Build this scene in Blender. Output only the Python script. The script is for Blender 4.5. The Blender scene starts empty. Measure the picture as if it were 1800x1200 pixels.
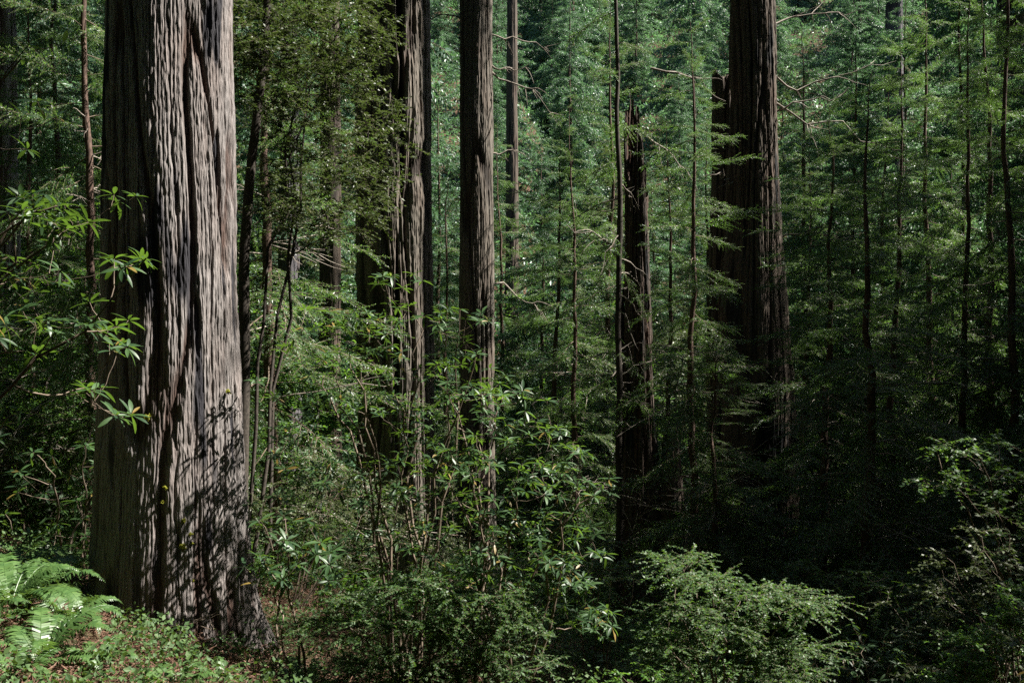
import bpy, math, random
import numpy as np
from math import radians, sin, cos, pi

# ------------------------------------------------------------------ camera, sky, sun, exposure
scene = bpy.context.scene
COL = scene.collection
F = 1700.0                                   # focal length in photo pixels (photo 1800x1200)
cam_d = bpy.data.cameras.new('camera')
cam_d.sensor_width = 36.0
cam_d.lens = 36.0 * F / 1800.0
cam_d.clip_end = 2000.0
cam = bpy.data.objects.new('camera', cam_d)
COL.objects.link(cam)
cam.location = (0, 0, 0)
cam.rotation_euler = (radians(90), 0, 0)
scene.camera = cam

SUN_EL = radians(50)
SUN_AZ = radians(85)                         # clockwise from +Y: light comes from the right
SUN_DIR = np.array([sin(SUN_AZ) * cos(SUN_EL), cos(SUN_AZ) * cos(SUN_EL), sin(SUN_EL)])
world = bpy.data.worlds.new('World')
scene.world = world
world.use_nodes = True
wn = world.node_tree.nodes
sky = wn.new('ShaderNodeTexSky')
sky.sky_type = 'NISHITA'
sky.sun_disc = False
sky.sun_elevation = SUN_EL
sky.sun_rotation = SUN_AZ
wn['Background'].inputs['Strength'].default_value = 0.05
world.node_tree.links.new(sky.outputs[0], wn['Background'].inputs['Color'])
sun_d = bpy.data.lights.new('sun', 'SUN')
sun_d.energy = 5.0
sun_d.angle = radians(0.5)
sun_d.color = (1.0, 0.95, 0.87)
sun = bpy.data.objects.new('sun', sun_d)
COL.objects.link(sun)
sun.rotation_euler = (pi / 2 - SUN_EL, 0, pi - SUN_AZ)
scene.view_settings.view_transform = 'Standard'
scene.view_settings.look = 'None'
scene.view_settings.exposure = 2.0
scene.view_settings.gamma = 1.0
scene.cycles.max_bounces = 4
scene.cycles.diffuse_bounces = 2
scene.cycles.glossy_bounces = 2
scene.cycles.transmission_bounces = 3
scene.cycles.use_denoising = False
scene.cycles.sample_clamp_direct = 0.8
scene.cycles.sample_clamp_indirect = 1.0
scene.cycles.caustics_reflective = False
scene.cycles.caustics_refractive = False

RNG = np.random.default_rng(7)
random.seed(7)

# ------------------------------------------------------------------ helpers: space, noise, meshes
def sstep(a, b, x):
    t = np.clip((x - a) / (b - a), 0, 1)
    return t * t * (3 - 2 * t)

def noise2(u, v, pu, seed):
    """gradient noise, periodic in u with the whole number pu, about -0.7..0.7"""
    r = np.random.default_rng(seed)
    ang = r.random(4096) * 2 * pi
    iu = np.floor(u).astype(int); iv = np.floor(v).astype(int)
    fu = u - iu; fv = v - iv
    su = fu * fu * fu * (fu * (fu * 6 - 15) + 10); sv = fv * fv * fv * (fv * (fv * 6 - 15) + 10)
    def g(a, b, x, y):
        h = ang[((a % pu) * 73 + (b + 900) * 151 + seed * 13) % 4096]
        return np.cos(h) * x + np.sin(h) * y
    n00 = g(iu, iv, fu, fv); n10 = g(iu + 1, iv, fu - 1, fv)
    n01 = g(iu, iv + 1, fu, fv - 1); n11 = g(iu + 1, iv + 1, fu - 1, fv - 1)
    a = n00 + su * (n10 - n00); b = n01 + su * (n11 - n01)
    return a + sv * (b - a)

def ground_z(x, y):
    x = np.asarray(x, float); y = np.asarray(y, float)
    yy = np.maximum(y, -6)
    z = -1.6 - 0.19 * np.minimum(yy, 36) - 0.1 * np.clip(x, -14, 9)
    z = z + 0.17 * np.maximum(0, -np.maximum(x, -40) - 1.5) * sstep(2, 8, yy)
    rise = np.maximum(0, yy - 38)
    notch = 1 - 0.25 * np.exp(-(((x / np.maximum(y, 5)) - 0.06) / 0.035) ** 2)
    z = z + 0.60 * notch * rise * sstep(0, 14, rise)
    z = z - 0.20 * np.maximum(0, yy - 150)
    z = z + 0.10 * np.maximum(0, np.abs(x) - 25)
    z = z + 0.22 * noise2(x * 0.35 + 50, y * 0.35 + 50, 4096, 3) + 0.08 * noise2(x * 1.3 + 50, y * 1.3 + 50, 4096, 4)
    return z

def gz(x, y):
    return float(ground_z(np.array([x]), np.array([y]))[0])

def pt(px, py, Y):
    return np.array([(px - 900.0) / F * Y, Y, -(py - 600.0) / F * Y])

class Geo:
    def __init__(s):
        s.v = []; s.f = []; s.m = []; s.n = 0; s.att = {}
    def add(s, v, f, m=0):
        v = np.asarray(v, np.float32).reshape(-1, 3); f = np.asarray(f, np.int32).reshape(-1, 4)
        s.v.append(v); s.f.append(f + s.n); s.m.append(np.full(len(f), m, np.int32)); s.n += len(v)
    def mesh(s, name, mats, smooth=True):
        v = np.concatenate(s.v); f = np.concatenate(s.f); m = np.concatenate(s.m)
        me = bpy.data.meshes.new(name)
        me.vertices.add(len(v)); me.vertices.foreach_set('co', v.ravel())
        me.loops.add(f.size); me.loops.foreach_set('vertex_index', f.ravel())
        me.polygons.add(len(f))
        me.polygons.foreach_set('loop_start', np.arange(0, f.size, 4, dtype=np.int32))
        me.polygons.foreach_set('loop_total', np.full(len(f), 4, np.int32))
        me.polygons.foreach_set('material_index', m)
        me.polygons.foreach_set('use_smooth', np.full(len(f), smooth, bool))
        for k, a in s.att.items():
            at = me.attributes.new(k, 'FLOAT', 'POINT'); at.data.foreach_set('value', np.asarray(a, np.float32).ravel())
        for x in mats: me.materials.append(x)
        me.update(calc_edges=True)
        me.validate()
        return me

def link(name, me, parent=None, loc=None):
    o = bpy.data.objects.new(name, me)
    COL.objects.link(o)
    if parent is not None: o.parent = parent
    if loc is not None: o.location = loc
    return o

def tag(o, label, cat, group=None):
    o['label'] = label; o['category'] = cat
    if group: o['group'] = group
    return o

def thing(name, label, cat, loc=(0, 0, 0), group=None, rz=0.0):
    o = bpy.data.objects.new(name, None); COL.objects.link(o)
    o.location = loc; o.rotation_euler = (0, 0, rz)
    return tag(o, label, cat, group)

def dup(root, loc, rz=0.0, sc=1.0, label=None, group=None, tilt=(0, 0)):
    r = root.copy(); COL.objects.link(r)
    r.location = loc; r.rotation_euler = (tilt[0], tilt[1], rz)
    r.scale = (sc, sc, sc) if not hasattr(sc, '__len__') else sc
    if label: r['label'] = label
    if group: r['group'] = group
    for ch in list(root.children):
        c = ch.copy(); COL.objects.link(c); c.parent = r
        for g in ch.children:
            d = g.copy(); COL.objects.link(d); d.parent = c
    return r

def tube(geo, path, rad, sides=5, m=0):
    path = np.asarray(path, float); K = len(path)
    rad = np.broadcast_to(np.asarray(rad, float), (K,))
    t = np.gradient(path, axis=0); t /= np.linalg.norm(t, axis=1, keepdims=True) + 1e-9
    ref = np.where(np.abs(t[:, 2:3]) > 0.9, np.array([[1., 0, 0]]), np.array([[0, 0, 1.]]))
    ref = np.repeat(ref[K // 2][None], K, 0)
    a = np.cross(t, ref); a /= np.linalg.norm(a, axis=1, keepdims=True) + 1e-9
    b = np.cross(t, a)
    th = np.arange(sides) / sides * 2 * pi
    v = path[:, None] + rad[:, None, None] * (np.cos(th)[None, :, None] * a[:, None] + np.sin(th)[None, :, None] * b[:, None])
    i = np.arange(K - 1)[:, None] * sides; j = np.arange(sides)[None]; j2 = (j + 1) % sides
    f = np.stack([i + j, i + j2, i + sides + j2, i + sides + j], -1)
    geo.add(v, f, m)

def rot_xyz(az, pitch, roll):
    """X axis -> heading az, raised by pitch, rolled about itself; arrays -> (k,3,3)"""
    ca, sa, cp, sp, cr, sr = np.cos(az), np.sin(az), np.cos(pitch), np.sin(pitch), np.cos(roll), np.sin(roll)
    X = np.stack([ca * cp, sa * cp, sp], -1)
    Y0 = np.stack([-sa, ca, 0 * ca], -1)
    Z0 = np.cross(X, Y0)
    Y = Y0 * cr[:, None] + Z0 * sr[:, None]
    Z = Z0 * cr[:, None] - Y0 * sr[:, None]
    return np.stack([X, Y, Z], -1)

def scatter(geo, pv, pf, pm, R, T, S):
    """copies of a small shape (pv, pf, material index pm) by rotation R, shift T, size S"""
    k = len(T); n = len(pv)
    v = np.einsum('kij,nj->kni', R, pv) * np.asarray(S)[:, None, None] + T[:, None]
    f = pf[None] + (np.arange(k) * n)[:, None, None]
    geo.v.append(v.reshape(-1, 3).astype(np.float32)); geo.f.append((f.reshape(-1, 4) + geo.n).astype(np.int32))
    geo.m.append(np.tile(pm, k).astype(np.int32)); geo.n += k * n

# ------------------------------------------------------------------ materials
def nodes_of(name):
    m = bpy.data.materials.new(name); m.use_nodes = True
    return m, m.node_tree.nodes, m.node_tree.links, m.node_tree.nodes['Principled BSDF'], m.node_tree.nodes['Material Output']

def mix_rgb(N, L, fac, a, b):
    x = N.new('ShaderNodeMix'); x.data_type = 'RGBA'
    for sock, val in ((x.inputs[0], fac), (x.inputs[6], a), (x.inputs[7], b)):
        if hasattr(val, 'is_output'): L.new(val, sock)
        elif hasattr(val, '__len__'): sock.default_value = (*val, 1)
        else: sock.default_value = val
    return x.outputs[2]

def leaf_mat(name, dark, light, trans, rough=0.42, spec=0.5, tfac=0.28, dead=0.0):
    m, N, L, P, out = nodes_of(name)
    geo = N.new('ShaderNodeNewGeometry'); oi = N.new('ShaderNodeObjectInfo')
    add = N.new('ShaderNodeMath'); add.operation = 'MULTIPLY_ADD'
    L.new(oi.outputs['Random'], add.inputs[0]); add.inputs[1].default_value = 0.35
    L.new(geo.outputs['Random Per Island'], add.inputs[2])
    mp = N.new('ShaderNodeMapRange'); L.new(add.outputs[0], mp.inputs[0]); mp.inputs[2].default_value = 1.35
    c = mix_rgb(N, L, mp.outputs[0], dark, light)
    if dead:
        gt = N.new('ShaderNodeMath'); gt.operation = 'GREATER_THAN'; L.new(geo.outputs['Random Per Island'], gt.inputs[0]); gt.inputs[1].default_value = 1 - dead
        c = mix_rgb(N, L, gt.outputs[0], c, (0.17, 0.12, 0.03))
    L.new(c, P.inputs['Base Color'])
    P.inputs['Roughness'].default_value = rough
    P.inputs['Specular IOR Level'].default_value = spec
    tr = N.new('ShaderNodeBsdfTranslucent')
    tc = mix_rgb(N, L, mp.outputs[0], tuple(x * 0.6 for x in trans), trans); L.new(tc, tr.inputs['Color'])
    mx = N.new('ShaderNodeMixShader'); mx.inputs[0].default_value = tfac
    L.new(P.outputs[0], mx.inputs[1]); L.new(tr.outputs[0], mx.inputs[2]); L.new(mx.outputs[0], out.inputs['Surface'])
    return m

def wood_mat(name, a, b, rough=0.85, scale=18.0):
    m, N, L, P, out = nodes_of(name)
    tc = N.new('ShaderNodeTexCoord'); nz = N.new('ShaderNodeTexNoise')
    nz.inputs['Scale'].default_value = scale; nz.inputs['Detail'].default_value = 3
    L.new(tc.outputs['Object'], nz.inputs['Vector'])
    mp = N.new('ShaderNodeMapRange'); mp.inputs[1].default_value = 0.35; mp.inputs[2].default_value = 0.65
    L.new(nz.outputs[0], mp.inputs[0])
    L.new(mix_rgb(N, L, mp.outputs[0], a, b), P.inputs['Base Color'])
    P.inputs['Roughness'].default_value = rough; P.inputs['Specular IOR Level'].default_value = 0.2
    return m

def bark_mat(name, ridge, furrow, charc, bump=0.5, fine=1.0):
    """furrowed bark: 'depth' = how high on the plate, 'char' = burnt wood"""
    m, N, L, P, out = nodes_of(name)
    tc = N.new('ShaderNodeTexCoord'); mp = N.new('ShaderNodeMapping')
    mp.inputs['Scale'].default_value = (55 * fine, 55 * fine, 4 * fine); L.new(tc.outputs['Object'], mp.inputs['Vector'])
    fib = N.new('ShaderNodeTexNoise'); fib.inputs['Scale'].default_value = 1; fib.inputs['Detail'].default_value = 5
    fib.inputs['Roughness'].default_value = 0.65; L.new(mp.outputs[0], fib.inputs['Vector'])
    mp2 = N.new('ShaderNodeMapping'); mp2.inputs['Scale'].default_value = (3, 3, 0.9); L.new(tc.outputs['Object'], mp2.inputs['Vector'])
    pat = N.new('ShaderNodeTexNoise'); pat.inputs['Scale'].default_value = 1.3; pat.inputs['Detail'].default_value = 4
    L.new(mp2.outputs[0], pat.inputs['Vector'])
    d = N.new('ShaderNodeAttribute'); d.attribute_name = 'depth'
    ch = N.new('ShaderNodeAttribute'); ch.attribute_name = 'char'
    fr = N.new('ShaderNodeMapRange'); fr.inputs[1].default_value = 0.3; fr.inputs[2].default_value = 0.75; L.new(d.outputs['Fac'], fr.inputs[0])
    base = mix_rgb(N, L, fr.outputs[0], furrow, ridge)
    pr = N.new('ShaderNodeMapRange'); pr.inputs[1].default_value = 0.4; pr.inputs[2].default_value = 0.7; L.new(pat.outputs[0], pr.inputs[0])
    warm = mix_rgb(N, L, pr.outputs[0], base, mix_rgb(N, L, 0.25, base, (0.15, 0.085, 0.06)))
    fm = N.new('ShaderNodeMapRange'); fm.inputs[1].default_value = 0.3; fm.inputs[2].default_value = 0.7
    fm.inputs[3].default_value = 0.42; fm.inputs[4].default_value = 1.25; L.new(fib.outputs[0], fm.inputs[0])
    mul = N.new('ShaderNodeVectorMath'); mul.operation = 'SCALE'; L.new(warm, mul.inputs[0]); L.new(fm.outputs[0], mul.inputs['Scale'])
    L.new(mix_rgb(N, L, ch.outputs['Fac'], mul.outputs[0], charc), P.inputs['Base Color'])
    P.inputs['Roughness'].default_value = 0.82; P.inputs['Specular IOR Level'].default_value = 0.25
    b = N.new('ShaderNodeBump'); b.inputs['Strength'].default_value = bump; b.inputs['Distance'].default_value = 0.02
    L.new(fib.outputs[0], b.inputs['Height']); L.new(b.outputs[0], P.inputs['Normal'])
    return m

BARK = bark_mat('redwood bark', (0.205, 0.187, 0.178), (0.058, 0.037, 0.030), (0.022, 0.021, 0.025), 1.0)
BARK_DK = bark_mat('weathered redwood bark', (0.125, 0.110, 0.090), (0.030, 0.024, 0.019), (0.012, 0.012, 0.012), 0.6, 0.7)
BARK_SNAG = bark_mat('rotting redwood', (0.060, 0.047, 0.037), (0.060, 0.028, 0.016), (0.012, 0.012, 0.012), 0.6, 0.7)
BARK_DEEP = bark_mat('dark shaded redwood bark', (0.085, 0.068, 0.052), (0.024, 0.018, 0.014), (0.010, 0.010, 0.010), 0.6, 0.7)  # dark bark copy; the shade on unlit trunks is put into its colour
BARK_FAR = bark_mat('haze-tinted grey redwood bark', (0.10, 0.095, 0.105), (0.028, 0.025, 0.028), (0.02, 0.02, 0.02), 0.5, 0.5)  # bluish tint puts the haze on distant trunks into the bark colour
BARK_OAK = wood_mat('dark smooth bark', (0.025, 0.021, 0.017), (0.060, 0.050, 0.040), 0.85, 30)
BARK_THIN = wood_mat('young conifer bark', (0.05, 0.032, 0.025), (0.11, 0.072, 0.055), 0.85, 30)
TWIG = wood_mat('conifer twig', (0.07, 0.05, 0.035), (0.15, 0.12, 0.09))
TWIG_DEAD = wood_mat('dead twig', (0.15, 0.125, 0.10), (0.26, 0.23, 0.195))
STEM = wood_mat('rhododendron stem', (0.075, 0.055, 0.04), (0.17, 0.135, 0.10), 0.75)
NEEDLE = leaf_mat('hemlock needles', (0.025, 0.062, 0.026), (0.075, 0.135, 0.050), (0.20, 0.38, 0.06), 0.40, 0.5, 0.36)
NEEDLE_FAR = leaf_mat('haze-tinted conifer needles', (0.028, 0.072, 0.046), (0.094, 0.176, 0.108), (0.17, 0.36, 0.12), 0.42, 0.5, 0.32)  # bluer green stands in for haze over the distance
RHODO = leaf_mat('rhododendron leaf', (0.014, 0.038, 0.016), (0.052, 0.102, 0.028), (0.16, 0.30, 0.03), 0.45, 0.4, 0.30, 0.05)
OAKLEAF = leaf_mat('small evergreen leaf', (0.030, 0.045, 0.018), (0.075, 0.095, 0.035), (0.11, 0.17, 0.03), 0.48, 0.35, 0.24)
HUCK = leaf_mat('huckleberry leaf', (0.022, 0.054, 0.020), (0.060, 0.108, 0.034), (0.14, 0.27, 0.03), 0.50, 0.25, 0.32)
MAPLE = leaf_mat('thin bright leaf', (0.035, 0.095, 0.018), (0.08, 0.17, 0.03), (0.18, 0.36, 0.03), 0.45, 0.4, 0.4)
FLOORLEAF = leaf_mat('sorrel leaf', (0.028, 0.065, 0.020), (0.070, 0.120, 0.035), (0.13, 0.22, 0.03), 0.6, 0.3, 0.28)
FERN = leaf_mat('fern frond', (0.035, 0.085, 0.022), (0.085, 0.15, 0.04), (0.16, 0.28, 0.04), 0.42, 0.5, 0.33)
LITTER = leaf_mat('fallen leaf litter', (0.055, 0.028, 0.018), (0.17, 0.095, 0.06), (0.14, 0.06, 0.03), 0.7, 0.3, 0.1)
MOSS = leaf_mat('yellow moss', (0.16, 0.17, 0.02), (0.30, 0.30, 0.04), (0.3, 0.3, 0.03), 0.8, 0.2, 0.3)

def ground_mat():
    m, N, L, P, out = nodes_of('forest floor')
    tc = N.new('ShaderNodeTexCoord')
    a = N.new('ShaderNodeTexNoise'); a.inputs['Scale'].default_value = 9; a.inputs['Detail'].default_value = 8; a.inputs['Roughness'].default_value = 0.7
    b = N.new('ShaderNodeTexNoise'); b.inputs['Scale'].default_value = 0.7; b.inputs['Detail'].default_value = 4
    for n in (a, b): L.new(tc.outputs['Object'], n.inputs['Vector'])
    r1 = N.new('ShaderNodeMapRange'); r1.inputs[1].default_value = 0.35; r1.inputs[2].default_value = 0.68; L.new(a.outputs[0], r1.inputs[0])
    r2 = N.new('ShaderNodeMapRange'); r2.inputs[1].default_value = 0.45; r2.inputs[2].default_value = 0.6; L.new(b.outputs[0], r2.inputs[0])
    lit = mix_rgb(N, L, r1.outputs[0], (0.030, 0.018, 0.012), (0.11, 0.065, 0.042))
    L.new(mix_rgb(N, L, r2.outputs[0], lit, mix_rgb(N, L, r1.outputs[0], (0.015, 0.02, 0.009), (0.06, 0.06, 0.025))), P.inputs['Base Color'])
    P.inputs['Roughness'].default_value = 0.95; P.inputs['Specular IOR Level'].default_value = 0.1
    bp = N.new('ShaderNodeBump'); bp.inputs['Strength'].default_value = 0.9; bp.inputs['Distance'].default_value = 0.06
    L.new(a.outputs[0], bp.inputs['Height']); L.new(bp.outputs[0], P.inputs['Normal'])
    return m
GROUND = ground_mat()

# ------------------------------------------------------------------ ground
gx = np.concatenate([np.linspace(-160, -20, 36)[:-1], np.linspace(-20, 20, 201), np.linspace(20, 160, 36)[1:]])
gy = np.concatenate([np.linspace(-30, 0, 13)[:-1], np.linspace(0, 32, 161), np.linspace(32, 260, 90)[1:]])
GX, GY = np.meshgrid(gx, gy)
g = Geo()
nx, ny = len(gx), len(gy)
i = np.arange(ny - 1)[:, None] * nx + np.arange(nx - 1)[None]
g.add(np.stack([GX, GY, ground_z(GX, GY)], -1), np.stack([i, i + 1, i + nx + 1, i + nx], -1))
floor = link('ground', g.mesh('ground', [GROUND]))
floor['kind'] = 'structure'

# ------------------------------------------------------------------ redwood trunks
def hash2(i, j, seed):
    x = np.sin(i * 127.1 + j * 311.7 + seed * 74.7) * 43758.5453
    return x - np.floor(x)

def strips(u, v, P, seg, seed, warp, edge=.2):
    """long plates side by side, each broken into lengths that stand out by different amounts"""
    x = u * P + warp
    i = np.floor(x); f = x - i; i = np.mod(i, P)
    y = v / (seg * (.6 + .9 * hash2(i, 0 * i, seed))) + 9 * hash2(i, 0 * i + 1, seed) + (f - .5) * (hash2(i, 0 * i + 2, seed) - .5) * .8
    j = np.floor(y); gg = y - j
    h = hash2(i, j, seed + 3); w = edge * (.35 + 1.3 * hash2(i, j, seed + 4))
    prof = sstep(.0, 1, np.minimum(f, 1 - f) / w)
    tip = sstep(0, .10, gg) * sstep(0, .22, 1 - gg)
    return prof * (.35 + .65 * h * (.25 + .75 * tip))

def bark_field(u, v, circ, seed, k=1.0):
    w = noise2(u * 6, v * 0.25, 6, seed + 1)
    w2 = noise2(u * 20, v * 0.9, 20, seed + 7)
    P1 = max(6, int(circ / (0.30 * k))); P2 = max(10, int(circ / (0.15 * k))); P3 = max(30, int(circ / (0.034 * k))); P4 = max(60, int(circ / (0.016 * k)))
    jag = noise2(u * P3, v * 4.5 / k, P3, seed + 6)
    jag2 = noise2(u * P4, v * 11 / k, P4, seed + 8)
    n1 = noise2((u * P1 + 0.7 * w) % P1, v * 0.24 / k, P1, seed + 2)
    f1 = sstep(0.005, 0.13, np.abs(n1 + .05 * w2 + .03 * jag))
    s2 = strips(u, v, P2, 1.1 * k, seed + 11, 0.9 * w + .20 * w2 + .17 * jag, .15)
    s3 = strips(u, v, P3, .42 * k, seed + 12, 2.6 * w + .55 * w2 + .38 * jag, .25)
    return np.clip(0.40 * f1 + 0.36 * s2 * (.5 + .5 * f1) + 0.15 * s3 + 0.10 * jag + .10 * jag2 + 0.12, 0, 1)

def trunk_geo(H, rad, zs, nu, seed, amp, lean=(0, 0), k=1.0, broad=0.06, flare=0.25, lobes=5, char=0.0, top=None, bend=0.0, scars=(), fl_h=0.8):
    """H height; rad(h) radius at height h; zs heights of the rings; amp furrow depth"""
    u = np.arange(nu) / nu
    U, V = np.meshgrid(u, np.asarray(zs, float))
    if top is not None:
        tu = top(u)
        V = np.minimum(V, tu[None, :])
    R0 = rad(V)
    circ = 2 * pi * float(rad(np.array([min(H * 0.15, 3.0)]))[0])
    dep = bark_field(U, V, circ, seed, k)
    bro = noise2(U * lobes, V * 0.16, lobes, seed + 11) + 0.5 * noise2(U * lobes * 2, V * 0.4, lobes * 2, seed + 12)
    fl = flare * np.exp(-np.maximum(V, -1) / fl_h) * (1 + 1.2 * noise2(U * lobes, V * 0.2, lobes, seed + 15))
    R = R0 * (1 + broad * 2 * bro + fl) + amp * (dep - 0.85)
    chv = np.zeros_like(R)
    if char:
        cn = noise2(U * 11, V * 0.42 + 3, 11, seed + 21) + 0.35 * noise2(U * 40, V * 1.6, 40, seed + 22)
        chv = sstep(0.30, 0.48, cn + 0.25 * char)
    for (su, sz, wu, wz, dp) in scars:       # burnt hollows: angle 0..1, height, half widths, depth
        du = ((U - su + 0.5) % 1) - 0.5
        e = 1 - ((du / wu) ** 2 + ((V - sz) / wz) ** 2) + 0.7 * noise2(U * 18, V * 1.5, 18, seed + 31)
        s = sstep(0.0, 0.6, e)
        R = R - dp * s; chv = np.maximum(chv, s)
    th = U * 2 * pi
    cx = lean[0] * V + bend * np.sin(V * 0.35); cy = lean[1] * V
    P = np.stack([cx + R * np.cos(th), cy + R * np.sin(th), V], -1)
    nv = len(zs)
    i = np.arange(nv - 1)[:, None] * nu; j = np.arange(nu)[None]; j2 = (j + 1) % nu
    g = Geo()
    g.add(P, np.stack([i + j, i + j2, i + nu + j2, i + nu + j], -1))
    g.att = {'depth': dep, 'char': chv}
    return g

def rings(H, vis, step, coarse=1.2, below=-0.9):
    a = np.arange(below, vis, step)
    b = np.arange(vis, H, coarse)
    return np.concatenate([a, b, [H]])

def taper(table):
    hs = [a for a, _ in table]; rs = [b for _, b in table]
    return lambda h: np.interp(h, hs, rs)

def moss_tuft(parent, loc, r, seed):
    rg = np.random.default_rng(seed); n = int(90 * (r / 0.05))
    d = rg.normal(size=(n, 3)); d /= np.linalg.norm(d, axis=1, keepdims=True)
    T = d * r * rg.uniform(0.3, 1.0, (n, 1)) * np.array([1, 0.6, 0.9])
    q = np.array([[0, -.5, 0], [1, 0, .2], [0, .5, 0], [-.6, 0, .2]]) * 0.012
    g = Geo()
    scatter(g, q, np.array([[0, 1, 2, 3]]), np.zeros(1), rot_xyz(rg.uniform(0, 6.3, n), rg.uniform(-1.5, 1.5, n), rg.uniform(0, 6, n)), T, rg.uniform(.7, 1.6, n))
    # soft core that roots the tuft on the bark
    a = np.linspace(0, pi, 7)[:, None]; b = np.arange(8)[None] / 8 * 2 * pi
    s = np.stack([np.sin(a) * np.cos(b), 0.6 * np.sin(a) * np.sin(b), 0.9 * np.cos(a) + 0 * b], -1) * r * 0.75
    i = np.arange(6)[:, None] * 8; j = np.arange(8)[None]; j2 = (j + 1) % 8
    g.add(s, np.stack([i + j, i + j2, i + 8 + j2, i + 8 + j], -1))
    return link('moss_tuft', g.mesh('moss_tuft', [MOSS], False), parent, loc)

def dead_branch(parent, start, az, pitch, L, rg, droop=0.3, r=0.014, sub=5, mat=None, name='dead_branch'):
    g = Geo()
    K = 9; t = np.linspace(0, 1, K)
    d = np.array([cos(az) * cos(pitch), sin(az) * cos(pitch), sin(pitch)])
    side = np.array([-sin(az), cos(az), 0])
    wob = np.cumsum(rg.normal(0, 0.055, K)); wob2 = np.cumsum(rg.normal(0, 0.05, K))
    P = np.asarray(start)[None] + d[None] * (t * L)[:, None] + np.array([0, 0, -1.])[None] * (droop * L * t ** 2)[:, None] \
        + side[None] * (wob * L)[:, None] + np.array([0, 0, 1.])[None] * (wob2 * L)[:, None]
    P[0] = start
    tube(g, P, r * (1 - 0.85 * t), 5)
    for _ in range(sub):
        i = rg.integers(2, K - 1); l = L * rg.uniform(.12, .4)
        a2 = az + rg.choice([-1, 1]) * rg.uniform(.4, 1.2); p2 = pitch + rg.uniform(-.9, .5)
        e = np.array([cos(a2) * cos(p2), sin(a2) * cos(p2), sin(p2)])
        tt = np.linspace(0, 1, 6)
        Q = P[i][None] + e[None] * (tt * l)[:, None] + rg.normal(0, .02 * l, (6, 3)).cumsum(0) + np.array([0, 0, -1.]) * (tt ** 2 * l * rg.uniform(-.2, .5))[:, None]
        Q[0] = P[i]
        tube(g, Q, r * 0.5 * (1 - 0.8 * tt), 4)
    return link(name, g.mesh(name, [mat or TWIG_DEAD]), parent)

# ------------------------------------------------------------------ conifer branches and crowns
RHOMB = np.array([[0, 0, 0], [.5, -.5, 0.02], [1, 0, -0.04], [.5, .5, 0.02]], float)
RF = np.array([[0, 1, 2, 3]])

def branch_proto(seed, L, ntw, tw, ll, lw, sp, droop, flat=0.35, wood_r=0.02, curl=0.25, base=0.12):
    """one conifer limb along +X: axis, side twigs, needles; material 0 = wood, 1 = needles"""
    rg = np.random.default_rng(seed); g = Geo()
    K = 8; t = np.linspace(0, 1, K)
    yw = np.cumsum(rg.normal(0, 0.02, K)) * L; yw[0] = 0
    ax = np.stack([t * L, yw, -droop * L * t ** 1.8], -1)
    tube(g, ax, wood_r * (1 - .85 * t), 4, 0)
    ts = base + (1 - base) * (np.arange(ntw) + rg.random(ntw) * .8) / ntw
    side = np.where(np.arange(ntw) % 2 == 0, 1, -1)
    ox = np.stack([np.interp(ts, t, ax[:, c]) for c in range(3)], -1)
    tl = tw * (1.1 - .65 * ts) * rg.uniform(.55, 1.25, ntw)
    ang = side * (rg.uniform(.65, 1.15, ntw) - .35 * ts)
    pit = rg.normal(-curl, .28, ntw)
    R = rot_xyz(ang, pit, np.zeros(ntw))
    T0 = R[:, :, 0]
    LT, LO, LR, LS = [], [], [], []
    for i in range(ntw):
        tt = np.linspace(0, 1, 4)
        Q = ox[i] + T0[i] * (tt * tl[i])[:, None] + np.array([0, 0, -1.]) * (curl * .6 * tl[i] * tt ** 2)[:, None]
        tube(g, Q, wood_r * .28 * (1 - .7 * tt) + .0008, 3, 0)
        n = max(3, int(tl[i] / sp))
        s = (np.arange(n) + rg.random(n) * .5) / n
        o = np.stack([np.interp(s, tt, Q[:, c]) for c in range(3)], -1)
        for sg in (1, -1):
            a = ang[i] + sg * rg.uniform(.55, 1.15, n)
            p = pit[i] - .15 + rg.normal(0, flat, n)
            LO.append(o); LR.append(rot_xyz(a, p, rg.normal(0, flat * 1.6, n))); LS.append(ll * (1.1 - .5 * s) * rg.uniform(.6, 1.25, n))
    q = RHOMB * np.array([1, lw / ll, 1])
    scatter(g, q, RF, np.ones(1), np.concatenate(LR), np.concatenate(LO), np.concatenate(LS))
    return np.concatenate(g.v), np.concatenate(g.f), np.concatenate(g.m)

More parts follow.
